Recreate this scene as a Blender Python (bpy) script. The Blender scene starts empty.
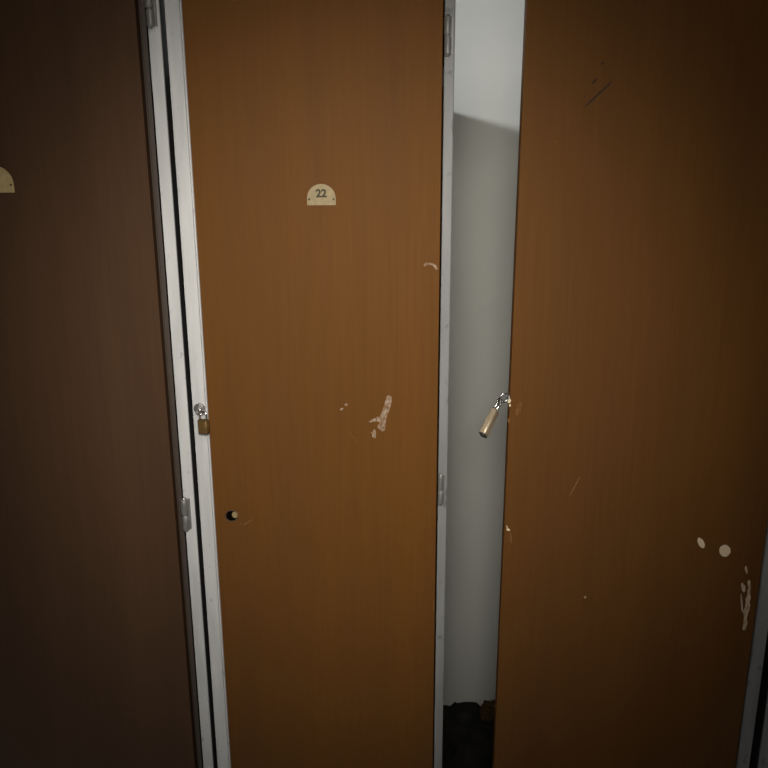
import bpy, bmesh, math, random
from mathutils import Vector, Matrix, noise

random.seed(4)
scene = bpy.context.scene
col = scene.collection

# ---------------------------------------------------------------- camera
D = 0.95                      # camera to the locker fronts
ZC = 1.50                     # eye height
TH = math.radians(14.6)       # pitch down
RO = math.radians(-0.25)      # slight roll
X_, F_, U_ = Vector((1, 0, 0)), Vector((0, math.cos(TH), -math.sin(TH))), Vector((0, math.sin(TH), math.cos(TH)))
CR = X_ * math.cos(RO) + U_ * math.sin(RO)
CU = U_ * math.cos(RO) - X_ * math.sin(RO)
CAM = Vector((0, 0, ZC))

cd = bpy.data.cameras.new('camera')
cam = bpy.data.objects.new('camera', cd)
col.objects.link(cam)
cd.sensor_width = 36.0
cd.lens = 36.0
cd.clip_start = 0.01
m = Matrix((CR, CU, -F_)).transposed().to_4x4()
m.translation = CAM
cam.matrix_world = m
scene.camera = cam


def ray(u, v):
    return F_ + CR * ((u - 384) / 768) - CU * ((v - 384) / 768)


def at(u, v, Y):
    r = ray(u, v)
    return CAM + r * (Y / r.y)


def at_plane(u, v, p0, n):
    r = ray(u, v)
    return CAM + r * ((p0 - CAM).dot(n) / r.dot(n))


# ---------------------------------------------------------------- materials
def mat(name, color, rough=0.5, metal=0.0, spec=0.5):
    mt = bpy.data.materials.new(name)
    mt.use_nodes = True
    b = mt.node_tree.nodes['Principled BSDF']
    b.inputs['Base Color'].default_value = (*color, 1)
    b.inputs['Roughness'].default_value = rough
    b.inputs['Metallic'].default_value = metal
    b.inputs['Specular IOR Level'].default_value = spec
    return mt


def noise_mat(name, stops, scale=(8, 8, 8), detail=4, rough=0.5, metal=0.0, spec=0.5, bump=0.0,
              stops2=None, scale2=(30, 30, 30)):
    """Object-space noise through a colour ramp, optionally multiplied by a second one."""
    mt = mat(name, (1, 1, 1), rough, metal, spec)
    nt = mt.node_tree
    b = nt.nodes['Principled BSDF']
    tc = nt.nodes.new('ShaderNodeTexCoord')

    def layer(st, sc, det):
        mp = nt.nodes.new('ShaderNodeMapping')
        mp.inputs['Scale'].default_value = sc
        nt.links.new(tc.outputs['Object'], mp.inputs['Vector'])
        nz = nt.nodes.new('ShaderNodeTexNoise')
        nz.inputs['Scale'].default_value = 1.0
        nz.inputs['Detail'].default_value = det
        nt.links.new(mp.outputs['Vector'], nz.inputs['Vector'])
        rp = nt.nodes.new('ShaderNodeValToRGB')
        el = rp.color_ramp.elements
        while len(el) < len(st):
            el.new(0.5)
        for e, (p, c) in zip(el, st):
            e.position = p
            e.color = (*c, 1)
        nt.links.new(nz.outputs['Fac'], rp.inputs['Fac'])
        return rp, nz
    rp, nz = layer(stops, scale, detail)
    out = rp.outputs['Color']
    if stops2:
        rp2, nz2 = layer(stops2, scale2, 6)
        mx = nt.nodes.new('ShaderNodeMix')
        mx.data_type = 'RGBA'
        mx.blend_type = 'MULTIPLY'
        mx.inputs['Factor'].default_value = 1.0
        nt.links.new(out, mx.inputs['A'])
        nt.links.new(rp2.outputs['Color'], mx.inputs['B'])
        out = mx.outputs['Result']
        nz = nz2
    nt.links.new(out, b.inputs['Base Color'])
    if bump:
        bp = nt.nodes.new('ShaderNodeBump')
        bp.inputs['Strength'].default_value = bump
        bp.inputs['Distance'].default_value = 0.001
        nt.links.new(nz.outputs['Fac'], bp.inputs['Height'])
        nt.links.new(bp.outputs['Normal'], b.inputs['Normal'])
    return mt


def wood(name, a, b_, c):
    return noise_mat(name, [(0.3, a), (0.5, b_), (0.72, c)], scale=(14, 14, 1.1), detail=5, rough=0.6, spec=0.10,
                     bump=0.06, stops2=[(0.25, (0.92, 0.92, 0.92)), (0.75, (1.04, 1.04, 1.03))], scale2=(260, 260, 9))


M = {}
M['wood'] = wood('brown_wood_laminate', (0.136, 0.057, 0.0155), (0.152, 0.062, 0.0135), (0.166, 0.067, 0.0130))
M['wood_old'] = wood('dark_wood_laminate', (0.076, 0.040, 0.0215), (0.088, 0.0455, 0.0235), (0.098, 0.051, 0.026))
M['wood_darker'] = wood('darker_wood_laminate', (0.118, 0.050, 0.0150), (0.132, 0.055, 0.0140), (0.144, 0.060, 0.0140))  # the brown laminate toned slightly darker, for the right-hand door
M['edge'] = noise_mat('dark_door_edge', [(0.3, (0.05, 0.036, 0.027)), (0.7, (0.075, 0.054, 0.041))], (20, 20, 3), rough=0.6)
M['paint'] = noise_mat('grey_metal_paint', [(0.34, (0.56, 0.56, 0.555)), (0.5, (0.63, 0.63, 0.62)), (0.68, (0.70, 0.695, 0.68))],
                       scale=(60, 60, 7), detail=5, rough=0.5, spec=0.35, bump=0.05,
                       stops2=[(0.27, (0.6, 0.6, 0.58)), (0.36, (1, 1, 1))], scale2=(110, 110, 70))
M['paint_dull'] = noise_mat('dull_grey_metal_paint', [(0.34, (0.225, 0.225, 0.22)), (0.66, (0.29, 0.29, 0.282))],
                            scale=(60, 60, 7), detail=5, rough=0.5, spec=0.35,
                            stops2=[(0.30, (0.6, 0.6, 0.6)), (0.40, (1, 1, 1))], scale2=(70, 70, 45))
M['carcass'] = noise_mat('gap_shade_dark', [(0.3, (0.022, 0.02, 0.02)), (0.7, (0.032, 0.03, 0.03))], rough=0.7)  # carcass coloured near black, standing in for shade in the gaps
M['white'] = noise_mat('white_locker_lining', [(0.3, (0.46, 0.46, 0.42)), (0.7, (0.50, 0.50, 0.46))], (5, 5, 3), rough=0.65, spec=0.2)
M['wall'] = noise_mat('white_wall_paint', [(0.3, (0.52, 0.52, 0.5)), (0.7, (0.58, 0.58, 0.56))], (4, 4, 4), rough=0.8, bump=0.1)
M['floor'] = noise_mat('grey_lino', [(0.3, (0.10, 0.095, 0.09)), (0.7, (0.15, 0.145, 0.135))], (30, 30, 30), rough=0.6)
M['steel'] = noise_mat('worn_steel', [(0.3, (0.34, 0.33, 0.31)), (0.7, (0.5, 0.49, 0.46))], (90, 90, 90), rough=0.38, metal=0.9)
M['dark_steel'] = noise_mat('dull_hinge_steel', [(0.3, (0.13, 0.125, 0.11)), (0.7, (0.20, 0.19, 0.17))], (90, 90, 90), rough=0.45, metal=0.8)
M['hinge_grey'] = noise_mat('hinge_grey_paint', [(0.3, (0.20, 0.195, 0.18)), (0.7, (0.30, 0.295, 0.28))], (90, 90, 90), rough=0.45, metal=0.35)
M['chrome'] = mat('bright_chrome', (0.72, 0.70, 0.68), 0.22, 1.0)
M['brass'] = noise_mat('plate_brass', [(0.3, (0.185, 0.138, 0.064)), (0.7, (0.24, 0.182, 0.088))], (160, 160, 160), rough=0.5, metal=0.25, spec=0.4)
M['brass_lifted'] = noise_mat('lifted_plate_brass', [(0.3, (0.52, 0.39, 0.18)), (0.7, (0.66, 0.51, 0.26))], (160, 160, 160), rough=0.5, metal=0.25, spec=0.4)  # plate brass with its colour brightened to make up for torch falloff
M['lock_brass'] = noise_mat('padlock_brass', [(0.3, (0.15, 0.085, 0.025)), (0.7, (0.22, 0.125, 0.04))], (200, 200, 200), rough=0.5, metal=0.4)
M['lock_light'] = noise_mat('pale_padlock_brass', [(0.3, (0.50, 0.40, 0.27)), (0.7, (0.62, 0.51, 0.36))], (200, 200, 200), rough=0.4, metal=0.4)
M['black'] = mat('black_mark', (0.012, 0.010, 0.008), 0.7)
M['print'] = mat('engraved_dark_print', (0.045, 0.034, 0.012), 0.7)
M['hole'] = mat('hole_shade', (0.004, 0.003, 0.002), 0.95, 0.0, 0.0)
M['barrel'] = mat('lock_barrel_brass', (0.42, 0.31, 0.15), 0.45, 0.3)
M['scuff'] = noise_mat('bare_scuffed_fibre', [(0.34, (0.19, 0.10, 0.045)), (0.5, (0.32, 0.215, 0.14)), (0.66, (0.45, 0.34, 0.25))], (260, 260, 170), detail=3, rough=0.9, spec=0.1)
M['splinter'] = noise_mat('bare_splintered_wood', [(0.36, (0.34, 0.23, 0.14)), (0.62, (0.66, 0.52, 0.38))], (260, 260, 90), detail=3, rough=0.9, spec=0.1)
M['faint'] = noise_mat('faint_scratch', [(0.3, (0.16, 0.072, 0.022)), (0.7, (0.22, 0.115, 0.045))], (300, 300, 300), rough=0.8, spec=0.1)
M['haze'] = noise_mat('hazy_rub', [(0.42, (0.150, 0.062, 0.0145)), (0.75, (0.21, 0.105, 0.04))], (200, 200, 200), rough=0.8, spec=0.1)
M['dark_scratch'] = mat('dark_gouge', (0.03, 0.014, 0.006), 0.8)
M['filler'] = noise_mat('pale_filler', [(0.3, (0.74, 0.57, 0.37)), (0.7, (0.84, 0.68, 0.46))], (250, 250, 250), rough=0.8)
M['bag'] = noise_mat('black_cloth', [(0.35, (0.008, 0.008, 0.008)), (0.7, (0.02, 0.018, 0.016))], (40, 40, 40), rough=0.9, spec=0.1, bump=0.4)
M['brown_cloth'] = noise_mat('brown_cloth', [(0.35, (0.035, 0.021, 0.008)), (0.7, (0.06, 0.036, 0.013))], (60, 60, 60), rough=0.9, spec=0.1, bump=0.4)


# ---------------------------------------------------------------- mesh helpers
def box(bm, x0, x1, y0, y1, z0, z1, mi=0, xf=None):
    vs = [bm.verts.new(Vector((x, y, z))) for x in (x0, x1) for y in (y0, y1) for z in (z0, z1)]
    if xf:
        for v in vs:
            v.co = xf(v.co)
    idx = [(0, 1, 3, 2), (4, 6, 7, 5), (0, 4, 5, 1), (2, 3, 7, 6), (0, 2, 6, 4), (1, 5, 7, 3)]
    fs = []
    for q in idx:
        f = bm.faces.new([vs[i] for i in q])
        f.material_index = mi
        fs.append(f)
    return fs


def frame_of(d):
    d = d.normalized()
    a = Vector((0, 0, 1)) if abs(d.z) < 0.9 else Vector((1, 0, 0))
    x = d.cross(a).normalized()
    return x, d.cross(x).normalized()


def tube(bm, pts, r, n=12, mi=0, closed=False, caps=True):
    """A round bar along a list of points."""
    pts = [Vector(p) for p in pts]
    rings = []
    px = None
    for i, p in enumerate(pts):
        if closed:
            d = pts[(i + 1) % len(pts)] - pts[i - 1]
        else:
            d = pts[min(i + 1, len(pts) - 1)] - pts[max(i - 1, 0)]
        d.normalize()
        if px is None:
            px, py = frame_of(d)
        else:
            px = (px - d * px.dot(d)).normalized()
            py = d.cross(px)
        rr = r[i] if isinstance(r, (list, tuple)) else r
        rings.append([bm.verts.new(p + (px * math.cos(t) + py * math.sin(t)) * rr)
                      for t in [2 * math.pi * k / n for k in range(n)]])
    m_ = len(rings)
    for i in range(m_ if closed else m_ - 1):
        a, b = rings[i], rings[(i + 1) % m_]
        for k in range(n):
            f = bm.faces.new((a[k], a[(k + 1) % n], b[(k + 1) % n], b[k]))
            f.smooth = True
            f.material_index = mi
    if caps and not closed:
        for rg in (rings[0][::-1], rings[-1]):
            f = bm.faces.new(rg)
            f.material_index = mi


def prism(bm, outline, n, h, mi=0):
    """Extrude a closed outline of points (in a plane) by h along n."""
    a = [bm.verts.new(p) for p in outline]
    b = [bm.verts.new(p + n * h) for p in outline]
    fs = [bm.faces.new(b), bm.faces.new(a[::-1])]
    k = len(a)
    for i in range(k):
        fs.append(bm.faces.new((a[i], a[(i + 1) % k], b[(i + 1) % k], b[i])))
    for f in fs:
        f.material_index = mi
    return fs


def obj(name, bm, mats, parent=None, bevel=0.0, seg=2):
    bmesh.ops.recalc_face_normals(bm, faces=bm.faces)
    me = bpy.data.meshes.new(name)
    lo = Vector([min(v.co[i] for v in bm.verts) for i in range(3)])
    hi = Vector([max(v.co[i] for v in bm.verts) for i in range(3)])
    c = (lo + hi) / 2
    bmesh.ops.translate(bm, verts=bm.verts, vec=-c)
    bm.to_mesh(me)
    bm.free()
    for mt in (mats if isinstance(mats, (list, tuple)) else [mats]):
        me.materials.append(mt)
    o = bpy.data.objects.new(name, me)
    col.objects.link(o)
    o['world_c'] = list(c)
    if parent is not None:
        o.parent = parent
        o.location = c - WORLD[parent.name]
    else:
        o.location = c
    WORLD[o.name] = c
    del o['world_c']
    if bevel:
        bv = o.modifiers.new('bevel', 'BEVEL')
        bv.width = bevel
        bv.segments = seg
        bv.limit_method = 'ANGLE'
    return o


WORLD = {}


def thing(name, label, cat, loc, group=None):
    o = bpy.data.objects.new(name, None)
    o.empty_display_size = 0.1
    col.objects.link(o)
    o.location = loc
    WORLD[o.name] = Vector(loc)
    tag(o, label, cat, group)
    return o


def tag(o, label, cat, group=None):
    o['label'] = label
    o['category'] = cat
    if group:
        o['group'] = group


def struct(name, bm, mt):
    o = obj(name, bm, mt)
    o['kind'] = 'structure'
    return o


# ---------------------------------------------------------------- setting
bm = bmesh.new(); box(bm, -3.2, 2.6, -2.6, 1.56, -0.06, 0.0); struct('floor', bm, M['floor'])
bm = bmesh.new(); box(bm, -3.2, 2.6, 1.50, 1.56, 0.0, 2.7); struct('wall_back', bm, M['wall'])

# ---------------------------------------------------------------- lockers
YF = D                        # front face of the steel frames
DEP = 1.44                    # back of the carcasses
BACK = 1.425                  # inner face of the back panels
HEAD0, HEAD1 = 1.785, 1.88
KICK = 0.10
# the light line on the white lining of the open locker
pA, pB = at(457.5, 114, BACK), at(521, 131, BACK)
slope = (pB.z - pA.z) / (pB.x - pA.x)
X23 = 0.0878 * D - 0.0062              # where the open locker begins
TOPZ = pA.z + slope * (X23 - pA.x)


def carcass(root, x0, x1, top=True, back_l=0.02, back_r=0.02):
    bm = bmesh.new()
    t = 0.004
    y0 = YF + 0.0045
    box(bm, x0, x0 + t, y0, DEP, KICK, TOPZ)
    box(bm, x1 - t, x1, y0, DEP, KICK, TOPZ)
    box(bm, x0 + t, x1 - t, DEP - t, DEP, KICK, TOPZ)
    box(bm, x0 + t, x1 - t, YF + 0.024, DEP - t, KICK, KICK + t)
    for a, b in ((x0, x0 + back_l), (x1 - back_r, x1)):      # added dark strips behind the posts, stop lamp light leaking through
        if b > a:
            box(bm, a, b, YF + 0.0235, YF + 0.034, TOPZ + 0.0005, HEAD1)
            if a == x0:
                box(bm, a, a + 0.003, YF + 0.004, YF + 0.0235, TOPZ + 0.0005, HEAD1)
            else:
                box(bm, b - 0.003, b, YF + 0.004, YF + 0.0235, TOPZ + 0.0005, HEAD1)
    if top:
        box(bm, x0 + t, x1 - t, YF + 0.024, DEP - t, TOPZ - t, TOPZ)
        box(bm, x0 + 0.003, x1 - 0.003, YF + 0.0235, YF + 0.0265, TOPZ - 0.02, HEAD1)      # added dark sheet behind the header, stops the same light leak
    for fx in (x0 + 0.02, x1 - 0.05):
        for fy in (y0 + 0.01, DEP - 0.05):
            box(bm, fx, fx + 0.03, fy, fy + 0.03, 0.0, KICK)
    return obj('carcass', bm, M['carcass'], root)


def steel_frame(root, x0, x1, lw, rw, lip_l, lip_r, material, deep=0.004, right=None):
    """Posts left and right, a header and a bottom rail; lips are the folded inner beads."""
    bm = bmesh.new()
    if lw:
        box(bm, x0, x0 + lw, YF, YF + deep, 0.0, HEAD1)
    if right:
        b2 = bmesh.new()
        box(b2, x1 - rw, x1, YF, YF + deep, 0.0, HEAD1)
        q = obj('hinge_post', b2, right, root, bevel=0.0012)
        q['label'] = 'duller grey hinge post'
    else:
        box(bm, x1 - rw, x1, YF, YF + deep, 0.0, HEAD1)
    box(bm, x0 + lw, x1 - rw, YF, YF + deep, HEAD0, HEAD1)
    box(bm, x0 + lw, x1 - rw, YF + 0.001, YF + deep, 0.0, KICK)
    if lip_l:
        box(bm, x0 + lw + 0.0005, x0 + lw + lip_l, YF - 0.0015, YF + 0.02, KICK, HEAD0)
    if lip_r:
        box(bm, x1 - rw - lip_r, x1 - rw - 0.0005, YF - 0.001, YF + deep, KICK, HEAD0)
    return obj('frame', bm, material, root, bevel=0.0012)


def flat_door(root, x0, x1, mt, y=YF + 0.002, edge=0.0):
    bm = bmesh.new()
    box(bm, x0, x1, y, y + 0.018, KICK + 0.003, HEAD0 - 0.003)
    if edge:                   # rebated edge strip set behind the face
        box(bm, x1 + 0.0040, x1 + edge, y + 0.004, y + 0.0065, KICK + 0.003, HEAD0 - 0.003, 1)
        box(bm, x1 + 0.0044, x1 + 0.0060, y + 0.0064, y + 0.016, KICK + 0.004, HEAD0 - 0.004, 1)
        box(bm, x1 - 0.001, x1 + 0.0060, y + 0.014, y + 0.018, KICK + 0.004, HEAD0 - 0.004, 1)
    return obj('door', bm, [mt, M['edge']], root, bevel=0.0008)


def hinge(root, u0, v0, u1, v1, r, y=YF - 0.003, material='hinge_grey', z_end=None):
    """Two-knuckle barrel hinge, from pixel-measured top to bottom on the locker front, with its leaf."""
    a, b = at(u0, v0, y), at(u1, v1, y)
    x = (a.x + b.x) / 2
    zt, zb = a.z, b.z
    zm = (zt + zb) / 2
    bm = bmesh.new()
    tube(bm, [(x, y, zt), (x, y, zt - 0.001), (x, y, zm + 0.0012), (x, y, zm + 0.0006)], [r * .8, r, r, r * .85], 16)
    tube(bm, [(x + r * .12, y, zm - 0.0006), (x + r * .12, y, zm - 0.0014), (x + r * .12, y, zb + 0.001), (x + r * .12, y, zb)],
         [r * .8, r * .95, r * .95, r * .8], 16)
    h = obj('hinge', bm, M[material], root)
    bm = bmesh.new()
    box(bm, x + 0.0005, x + r + 0.0022, y + 0.001, YF + 0.001, zb + 0.001, zt - 0.001)
    obj('hinge_leaf', bm, M[material], h)
    bm = bmesh.new()
    tube(bm, [(x, y, zt + 0.002), (x, y, zt + 0.0015), (x, y, zb - 0.0015), (x, y, zb - 0.002)], [r * .4, r * .55, r * .55, r * .4], 12)
    obj('hinge_pin', bm, M['steel'], h)
    return h


def patch(name, door, outlines, material, p0, n, h=0.0004):
    """A worn spot on a door: closed pixel outlines laid on the door's own plane, slightly raised."""
    bm = bmesh.new()
    for ol in outlines:
        pts = [at_plane(u, v, p0, n) for u, v in ol]
        prism(bm, pts, n, h)
    return obj(name, bm, material, door)


def ell(cx, cy, a, b, rot=0, k=18, j=0.0):
    o = []
    for i in range(k):
        t = 2 * math.pi * i / k
        q = 1 + random.uniform(-j, j)
        x, y = a * math.cos(t) * q, b * math.sin(t) * q
        c, s = math.cos(math.radians(rot)), math.sin(math.radians(rot))
        o.append((cx + x * c - y * s, cy + x * s + y * c))
    return o


def streak(x0, y0, x1, y1, w, k=10, j=0.35):
    """Ragged tapering stroke between two points."""
    dx, dy = x1 - x0, y1 - y0
    L = math.hypot(dx, dy)
    nx, ny = -dy / L, dx / L
    up, dn = [], []
    for i in range(k + 1):
        t = i / k
        ww = w * (math.sin(math.pi * (0.08 + 0.84 * t)) ** 0.6)
        a, b = ww * (1 + random.uniform(-j, j)), ww * (1 + random.uniform(-j, j))
        up.append((x0 + dx * t + nx * a, y0 + dy * t + ny * a))
        dn.append((x0 + dx * t - nx * b, y0 + dy * t - ny * b))
    return up + dn[::-1]


def text_outline_mesh(s, size, bold):
    cu = bpy.data.curves.new('numerals', 'FONT')
    cu.body = s
    cu.size = size
    cu.offset = bold
    cu.align_x = 'CENTER'
    cu.resolution_u = 6
    o = bpy.data.objects.new('numerals', cu)
    col.objects.link(o)
    bpy.context.view_layer.update()
    me = bpy.data.meshes.new_from_object(o.evaluated_get(bpy.context.evaluated_depsgraph_get()))
    bpy.data.objects.remove(o)
    bpy.data.curves.remove(cu)
    return me


def number_plate(door, cu, cv, wpx, y, text=None, text_v=0.0, metal='brass'):
    """Half-round brass plate; (cu, cv) is the middle of its straight bottom edge in the photo."""
    c = at(cu, cv, y)
    e = at(cu + wpx / 2, cv, y)
    hw = abs(e.x - c.x)
    foot = hw * 0.50
    arch = hw * 0.94
    bm = bmesh.new()
    ol = [Vector((c.x - hw, y, c.z)), Vector((c.x + hw, y, c.z)), Vector((c.x + hw, y, c.z + foot))]
    for i in range(1, 24):
        t = math.pi * i / 24
        ol.append(Vector((c.x + hw * math.cos(t) * 0.99, y, c.z + foot + arch * math.sin(t))))
    ol.append(Vector((c.x - hw, y, c.z + foot)))
    prism(bm, ol, Vector((0, -1, 0)), 0.0012, 0)
    for s in (-1, 1):                      # the two pins, dark in the brass
        sx = c.x + s * hw * 0.855
        sz = c.z + hw * 0.41
        ring = [Vector((sx + 0.0013 * math.cos(k * math.pi / 6), y - 0.0012, sz + 0.0013 * math.sin(k * math.pi / 6))) for k in range(12)]
        prism(bm, ring, Vector((0, -1, 0)), 0.0004, 1)
    if text:
        me = text_outline_mesh(text, hw * 0.74, hw * 0.028)
        xs = [v.co.x for v in me.vertices]
        mid = (min(xs) + max(xs)) / 2
        vmap = [bm.verts.new(Vector((c.x + (v.co.x - mid) * 1.02 + hw * 0.0, y - 0.00145, c.z + hw * text_v + v.co.y))) for v in me.vertices]
        for p in me.polygons:
            try:
                f = bm.faces.new([vmap[i] for i in p.vertices])
                f.material_index = 1
            except ValueError:
                pass
        bpy.data.meshes.remove(me)
    return obj('number_plate', bm, [M[metal], M['print']], door)


N = Vector((0, -1, 0))

# --- left locker -------------------------------------------------------
l21 = thing('locker', 'dark brown locker at the left edge, its number plate cut off by the picture edge', 'locker',
            (-0.47 * D, YF + 0.24, 0), 'row of brown wooden door lockers')
x0, x1 = -0.700 * D, -0.2665 * D
carcass(l21, x0, x1, back_r=0.045)
fr = steel_frame(l21, x0, x1, 0.017, 0.0145, 0.0025, 0, M['paint'])
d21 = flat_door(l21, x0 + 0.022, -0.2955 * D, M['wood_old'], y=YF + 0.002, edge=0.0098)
number_plate(d21, -3.0, 192.6, 36, YF + 0.0018, metal='brass_lifted')
hinge(l21, 146.5, -9, 152, 26.5, 0.0050, YF - 0.004)
hinge(l21, 183, 499, 187, 530, 0.0047, YF - 0.004)

# --- locker 22 ---------------------------------------------------------
l22 = thing('locker', 'middle locker with closed orange-brown door and number plate 22', 'locker',
            (-0.085 * D, YF + 0.24, 0), 'row of brown wooden door lockers')
x0, x1 = -0.2600 * D, 0.0874 * D
carcass(l22, x0, X23 - 0.0004)
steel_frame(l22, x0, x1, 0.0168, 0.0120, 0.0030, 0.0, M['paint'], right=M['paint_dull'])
d22 = flat_door(l22, -0.2397 * D, 0.0729 * D, M['wood'])
d22['label'] = 'orange-brown door with a pale scuff near its middle'
P22 = Vector((0, YF + 0.002, 0))
number_plate(d22, 321.6, 205.2, 28.6, YF + 0.0018, '22', 0.56)
hinge(l22, 448.6, 16, 446.6, 55, 0.0042, YF - 0.002)
hinge(l22, 440.6, 475, 440.6, 504, 0.0036, YF - 0.002)
# key hole low on the left of the door: flat disc coloured dark as the recess shade, brass lock barrel on it
c = at(231.5, 515.8, YF + 0.002)
bm = bmesh.new()
rr = 0.0072
prism(bm, [c + Vector((rr * math.cos(t), 0, rr * math.sin(t))) for t in [2 * math.pi * k / 24 for k in range(24)]], N, 0.0002, 0)
c2 = at(235.0, 514.6, YF + 0.002)
prism(bm, [c2 + Vector((0.0040 * math.cos(t), 0, 0.0046 * math.sin(t))) for t in [2 * math.pi * k / 20 for k in range(20)]], N, 0.0006, 1)
ring = [c + Vector((0.0082 * math.cos(t), -0.0002, 0.0078 * math.sin(t))) for t in [2 * math.pi * k / 28 for k in range(28)]]
tube(bm, ring, 0.0006, 6, 2, closed=True)
obj('keyhole', bm, [M['hole'], M['barrel'], M['edge']], d22)

patch('scuff_mark', d22, [
    [(386.6, 396.5), (388.5, 395.0), (391.4, 396.2), (391.6, 401), (390.3, 407), (388.6, 412), (386.8, 417), (385.8, 422), (385.2, 427),
     (384.6, 430.5), (382.2, 431.4), (379.4, 429.4), (377.4, 427.0), (377.8, 424.6), (379.6, 423.6), (378.6, 421.6), (375.6, 421.2), (370.6, 422.6), (368.6, 421.8),
     (371.0, 419.8), (375.2, 418.0), (377.6, 416.4), (379.2, 418.2), (380.4, 415.2), (382.2, 411), (384.0, 405.5), (385.4, 400)]], M['scuff'], P22, N)
patch('scuff_mark', d22, [[(369.8, 432.4), (372.6, 431.6), (374.2, 429.2), (375.8, 430.2), (376.0, 434.0), (375.6, 437.6), (373.8, 438.2), (372.0, 436.4), (372.4, 434.0)]],
      M['scuff'], P22, N)
patch('chip', d22, [ell(346.2, 404.6, 1.9, 1.1, -25), ell(341.5, 409.0, 1.9, 1.0, -30)], M['scuff'], P22, N)
patch('scratch', d22, [[(423.4, 265.6), (424.6, 263.4), (427.0, 262.4), (430.0, 262.8), (433.0, 263.4), (435.0, 264.6), (437.2, 266.8), (438.0, 269.0), (436.0, 269.6),
                        (434.4, 267.6), (433.0, 265.8), (430.0, 265.0), (426.6, 265.0), (424.8, 266.6)]], M['scuff'], P22, N)
patch('scratch', d22, [streak(243, 525.4, 252.5, 519, 0.8), streak(239.6, 525.0, 241, 522.6, 0.5)], M['faint'], P22, N)
patch('scratch', d22, [streak(347, 430, 358, 443, 0.35, j=0.2)], M['faint'], P22, N)
patch('chip', d22, [ell(433.5, 606, 0.6, 5.0, 2)], M['faint'], P22, N)

# hasp on the left post: rosette, hub and staple loop
hp = at(199.6, 408.5, YF)
bm = bmesh.new()
tube(bm, [hp + Vector((0, 0.001, 0)), hp + Vector((0, -0.002, 0)), hp + Vector((0, -0.003, 0))], [0.0072, 0.0072, 0.0060], 24)
tube(bm, [hp + Vector((0, -0.003, 0)), hp + Vector((0, -0.007, 0)), hp + Vector((0, -0.008, 0))], [0.0036, 0.0036, 0.0026], 16)
hs = obj('hasp', bm, M['steel'], l22)
hs['label'] = 'worn silver hasp'
lc = hp + Vector((0.0035, -0.011, -0.0015))
bm = bmesh.new()
tube(bm, [lc + Vector((math.cos(t) * 0.0048, math.sin(t) * 0.0042, math.sin(t) * 0.0018)) for t in [2 * math.pi * k / 24 for k in range(24)]], 0.0012, 10, closed=True)
obj('staple', bm, M['chrome'], hs)


# --- open locker on the right -------------------------------------------
l23 = thing('locker', 'right-hand locker with its door not shut, a tall gap showing its white inside', 'locker',
            (0.30 * D, YF + 0.24, 0), 'row of brown wooden door lockers')
XR = 0.5625 * D
x0, x1 = X23, XR
carcass(l23, x0, x1, top=False, back_l=0)
bm = bmesh.new()                                      # white lining: back, two sides and the floor of the locker
t = 0.003
box(bm, x0 + 0.0045, x1 - 0.0045, BACK, BACK + t, KICK + 0.0045, HEAD0 + 0.12)
box(bm, x0 + 0.0045, x0 + 0.0065, YF + 0.031, BACK - 0.0002, KICK + 0.0045, TOPZ - 0.0005)
box(bm, x1 - 0.0065, x1 - 0.0045, YF + 0.031, BACK - 0.0002, KICK + 0.0045, TOPZ - 0.0005)
box(bm, x0 + 0.0068, x1 - 0.0068, YF + 0.031, BACK - 0.0002, KICK + 0.0045, KICK + 0.0065)
ln = obj('lining', bm, M['white'], l23)
ln['label'] = 'white painted inside of the locker'
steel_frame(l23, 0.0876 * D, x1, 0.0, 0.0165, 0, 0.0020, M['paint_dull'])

# its door hangs on the right post and stands a little open, sagging at the free edge
HX, HY = 0.5405 * D, YF - 0.001
PHI = math.radians(3.0)
SAG = math.radians(0.25)
t0 = at(511.3, 384, 1)                                 # direction of the free edge
k = t0.x
W3 = (HX - k * HY) / (math.cos(PHI) - k * math.sin(PHI))
dirx = Vector((-math.cos(PHI), -math.sin(PHI), 0))     # from hinge to free edge
n3 = Vector((math.sin(PHI), -math.cos(PHI), 0))        # out of the face
P3 = Vector((HX, HY, 0))


def d3(p):          # x: distance from the hinge, y: depth behind the face, z: height
    s, dep, z = p
    zz = z - s * 0.0
    ss = s - (z - ZC + 0.02) * math.tan(SAG) * (s / W3)
    return P3 + dirx * ss - n3 * dep + Vector((0, 0, zz))


bm = bmesh.new()
box(bm, 0.0, W3, 0.0, 0.012, KICK + 0.003, HEAD0 - 0.003, xf=d3)
d23 = obj('door', bm, M['wood_darker'], l23, bevel=0.0008)
d23['label'] = 'brown door ajar with a padlock on its free edge'
for zt in (1.70, 0.60):
    bm = bmesh.new()
    hx, hy = HX + 0.004, HY - 0.002
    tube(bm, [(hx, hy, zt), (hx, hy, zt - .02)], 0.004, 16)
    tube(bm, [(hx, hy, zt - .0208), (hx, hy, zt - .042)], 0.004, 16)
    h = obj('hinge', bm, M['hinge_grey'], l23)
    bm = bmesh.new()
    box(bm, hx + 0.0005, hx + 0.0065, hy + 0.001, YF + 0.001, zt - .041, zt - .001)
    obj('hinge_leaf', bm, M['hinge_grey'], h)

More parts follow.
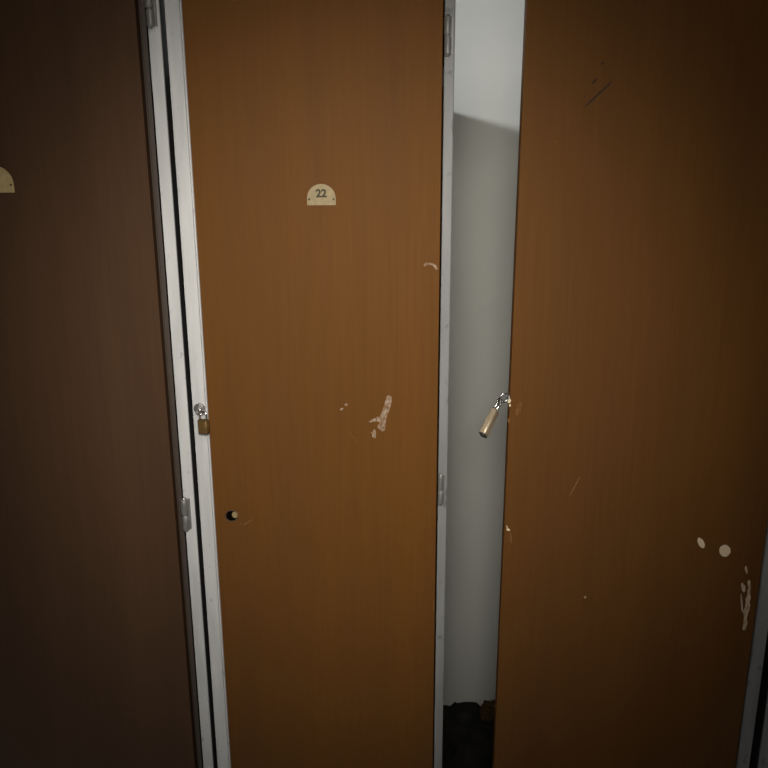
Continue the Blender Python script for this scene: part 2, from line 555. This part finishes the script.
patch('scratch', d23, [streak(584.4, 107.2, 611.6, 81.6, 0.9, j=0.2)], M['dark_scratch'], P3, n3)
patch('scratch', d23, [streak(592, 84, 597, 78.5, 0.9), ell(602.4, 63.5, 1.6, 1.0, -20), ell(584.6, 96.5, 0.9, 0.6)], M['dark_scratch'], P3, n3, 0.0002)
patch('scratch', d23, [streak(569.6, 495.6, 580.0, 476.4, 0.75)], M['faint'], P3, n3)
patch('filled_hole', d23, [ell(701.0, 542.8, 3.0, 5.6, -28, 20, 0.05)], M['filler'], P3, n3, 0.0006)
patch('filled_hole', d23, [ell(724.8, 550.6, 5.6, 5.9, 0, 24, 0.04)], M['filler'], P3, n3, 0.0006)
patch('split', d23, [streak(745.8, 566, 746.6, 573.5, 1.2), streak(742.2, 583, 744.0, 592, 1.7),
                     streak(748.8, 580, 749.6, 589, 1.5), streak(749.2, 589, 743.8, 630, 2.4, 16),
                     streak(741.0, 594, 742.2, 612, 0.9)], M['splinter'], P3, n3)
patch('chip', d23, [ell(508.2, 529.6, 1.9, 1.2, 20), streak(506.6, 525.4, 507.6, 529, 0.5)], M['filler'], P3, n3)
patch('scratch', d23, [streak(510.2, 532, 511.4, 543, 1.0)], M['faint'], P3, n3)
patch('chip', d23, [ell(585, 597, 1.4, 1.3)], M['scuff'], P3, n3)
patch('chip', d23, [ell(508.6, 420.6, 1.2, 2.2)], M['faint'], P3, n3)
patch('rub_mark', d23, [ell(518.5, 408.5, 3.0, 7.5, 12, 18, 0.12)], M['haze'], P3, n3, 0.0002)
patch('scratch', d23, [streak(555.3, 143.0, 556.3, 141.0, 0.6)], M['faint'], P3, n3)
patch('chip', d23, [ell(509.2, 401.0, 1.5, 2.2, 30), ell(509.8, 405.2, 1.0, 1.3, 10)], M['filler'], P3, n3, 0.0008)

# staple on the free edge of the door: plate and ring
ez = at(503.5, 399, HY + dirx.y * W3).z
e0 = d3(Vector((W3, 0.006, ez)))
bm = bmesh.new()
tube(bm, [e0 + Vector((0.0005, 0, 0)), e0 + dirx * 0.001, e0 + dirx * 0.0016], [0.0055, 0.0055, 0.0048], 18)
st = obj('hasp', bm, M['steel'], l23)
rc = e0 + dirx * 0.0060 + n3 * 0.0
bm = bmesh.new()
tube(bm, [rc + dirx * math.cos(t) * 0.0050 + Vector((0, 0, 1)) * math.sin(t) * 0.0052 for t in [2 * math.pi * k / 26 for k in range(26)]],
     0.0014, 10, closed=True)
obj('staple', bm, M['chrome'], st)

# --- locker at the very right edge ---------------------------------------
l24 = thing('locker', 'locker at the right edge, only the shadowed side of its post showing', 'locker',
            (0.75 * D, YF + 0.24, 0), 'row of brown wooden door lockers')
x0 = XR + 0.0135
x1 = x0 + 0.33
carcass(l24, x0, x1)
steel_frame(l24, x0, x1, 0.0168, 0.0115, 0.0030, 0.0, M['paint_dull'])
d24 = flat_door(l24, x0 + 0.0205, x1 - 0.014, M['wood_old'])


# ---------------------------------------------------------------- padlocks
def padlock(label, top, axis, wide, face, w, h, th, sh_h, body_mat, leg_r, keyhole=True):
    """Body hangs from 'top' (middle of the shackle bow) along 'axis'; 'wide' is across the body, 'face' through it."""
    axis = axis.normalized()
    wide = (wide - axis * wide.dot(axis)).normalized()
    face = axis.cross(wide).normalized()
    root = thing('padlock', label, 'padlock', top + axis * (sh_h + h))
    bm = bmesh.new()
    o = top + axis * sh_h

    def P(a, b, c):
        return o + axis * a + wide * b + face * c
    prof = []
    k = 8
    ca, cb = w * 0.16, th * 0.34
    for sx, sy, s in ((1, 1, 0), (-1, 1, 1), (-1, -1, 2), (1, -1, 3)):
        for i in range(k + 1):
            t = math.pi / 2 * (s + i / k)
            prof.append(((w / 2 - ca) * sx + ca * math.cos(t), (th / 2 - cb) * sy + cb * math.sin(t)))
    rings = []
    for a, sc in ((0, 0.88), (0.0008, 1.0), (h - 0.001, 1.0), (h, 0.9)):
        rings.append([bm.verts.new(P(a, x * sc, y * sc)) for x, y in prof])
    for i in range(3):
        for j in range(len(prof)):
            f = bm.faces.new((rings[i][j], rings[i][(j + 1) % len(prof)], rings[i + 1][(j + 1) % len(prof)], rings[i + 1][j]))
            f.smooth = i == 1
    bm.faces.new(rings[0][::-1]); bm.faces.new(rings[-1])
    obj('body', bm, body_mat, root)
    # bottom cap with the key slot
    bm = bmesh.new()
    ol = [P(h + 0.0001, x * 0.96, y * 0.96) for x, y in prof]
    prism(bm, ol, axis, 0.0012, 0)
    ol = [P(h + 0.0013, w * 0.17 * math.cos(t), th * 0.20 * math.sin(t)) for t in [2 * math.pi * q / 14 for q in range(14)]]
    prism(bm, ol, axis, 0.0005, 1)
    obj('key_cylinder', bm, [M['dark_steel'], M['chrome']], root)
    # shackle: two legs and a bow
    r = w * 0.5 - leg_r - w * 0.06
    pts = [P(0.003, -r, 0)]
    bow = min(r, sh_h - leg_r)
    for i in range(17):
        t = math.pi * i / 16
        pts.append(P(-(sh_h - leg_r - bow) - bow * math.sin(t), -r * math.cos(t), 0))
    pts.append(P(0.003, r, 0))
    bm = bmesh.new()
    tube(bm, pts, leg_r, 12)
    obj('shackle', bm, M['chrome'], root)
    return root


# lock on the middle locker: hangs straight, seen from its narrow side
topA = lc + Vector((0.0032, -0.0010, 0.0022))
bA = at(203.6, 433.2, topA.y)
padlock('small dark brass padlock hanging on the hasp left of door 22', topA, Vector((0.0004, 0, -1)),
        Vector((1, -0.35, 0)), N, 0.0140, 0.0172, 0.0085, 0.0122, M['lock_brass'], 0.0013)
# lock on the open door: swings out to the left, its underside towards the viewer
topB = rc + dirx * 0.0036 + Vector((0, 0, 0.0005))
yB = topB.y
bB = at(483.4, 434.6, yB - 0.030)
axisB = bB - topB
LB = axisB.length
padlock('pale brass padlock dangling slanted from the free edge of the ajar door', topB, axisB,
        Vector((0.55, 0.75, 0.1)), N, 0.0128, LB - 0.0200, 0.0088, 0.0200, M['lock_light'], 0.0016)


# ---------------------------------------------------------------- things at the bottom of the open locker
def lump(name, c, rx, ry, rz, amp, f, mt, zmin, seed, xmin=-9.0, parent=None):
    bm = bmesh.new()
    bmesh.ops.create_icosphere(bm, subdivisions=5, radius=1.0)
    for v in bm.verts:
        p = v.co.copy()
        p = p / (abs(p.x) ** 3.2 + abs(p.y) ** 3.2 + abs(p.z) ** 3.2) ** (1 / 3.2)
        q = 1 + amp * noise.noise(p * f + Vector((seed, 0, 0))) + amp * 0.5 * noise.noise(p * f * 2.7 + Vector((0, seed, 0))) \
            - amp * 0.5 * abs(noise.noise(p * f * 1.6 + Vector((0, 0, seed))))
        v.co = Vector((max(xmin, c.x + p.x * rx * q), c.y + p.y * ry * q, max(zmin, c.z + p.z * rz * q)))
    for fc in bm.faces:
        fc.smooth = True
    return obj(name, bm, mt, parent)


FL = KICK + 0.0068
tp = at(466, 716, 1.25)
hh = tp.z - FL
bundle = lump('cloth_bundle', Vector((0.190, 1.235, FL + hh * 0.40)), 0.150, 0.15, hh * 0.56, 0.13, 2.4, M['bag'], FL, 3.1, X23 + 0.0072)
tag(bundle, 'black crumpled bundle of cloth at the bottom of the open locker', 'clothes')
tb = at(489, 711, 1.24)
f_ = lump('brown_fold', Vector((tb.x + 0.004, 1.25, tb.z - 0.008)), 0.018, 0.02, 0.014, 0.3, 2.5, M['brown_cloth'], 0.0, 7.7, parent=bundle)
f_['label'] = 'brown fold on top of the black bundle'

# ---------------------------------------------------------------- light
def light(kind, name, loc, energy, color, **kw):
    ld = bpy.data.lights.new(name, kind)
    ld.energy = energy
    ld.color = color
    for k_, v_ in kw.items():
        setattr(ld, k_, v_)
    o = bpy.data.objects.new(name, ld)
    col.objects.link(o)
    o.location = loc
    return o


# hand-held torch light beside the camera
fl = light('SPOT', 'torch_light', (-0.015, 0.06, ZC + 0.05), 31, (1.0, 0.955, 0.88), shadow_soft_size=0.10, spot_size=math.radians(69), spot_blend=1.0)
tgt = at(370, 368, D)
fl.rotation_euler = (tgt - fl.location).to_track_quat('-Z', 'Y').to_euler()
# lamp beyond the row on the left, shining over the locker tops into the open locker
lx = -1.5
lp = Vector((lx, 1.20, pA.z + slope * (lx - pA.x)))
light('POINT', 'lamp_over_lockers', lp, 420, (0.93, 0.965, 1.0), shadow_soft_size=0.10)

# dim fill light added high behind the camera, lifts the door tops
light('POINT', 'upper_fill', (0.10, -0.60, 2.60), 17, (1.0, 0.93, 0.85), shadow_soft_size=0.12)

w = bpy.data.worlds.new('room_air')
scene.world = w
w.use_nodes = True
w.node_tree.nodes['Background'].inputs['Color'].default_value = (1.0, 0.95, 0.88, 1)
w.node_tree.nodes['Background'].inputs['Strength'].default_value = 0.007

scene.view_settings.view_transform = 'Standard'
scene.view_settings.look = 'None'
scene.view_settings.exposure = 0.0
scene.view_settings.gamma = 1.0
scene.view_settings.use_curve_mapping = False
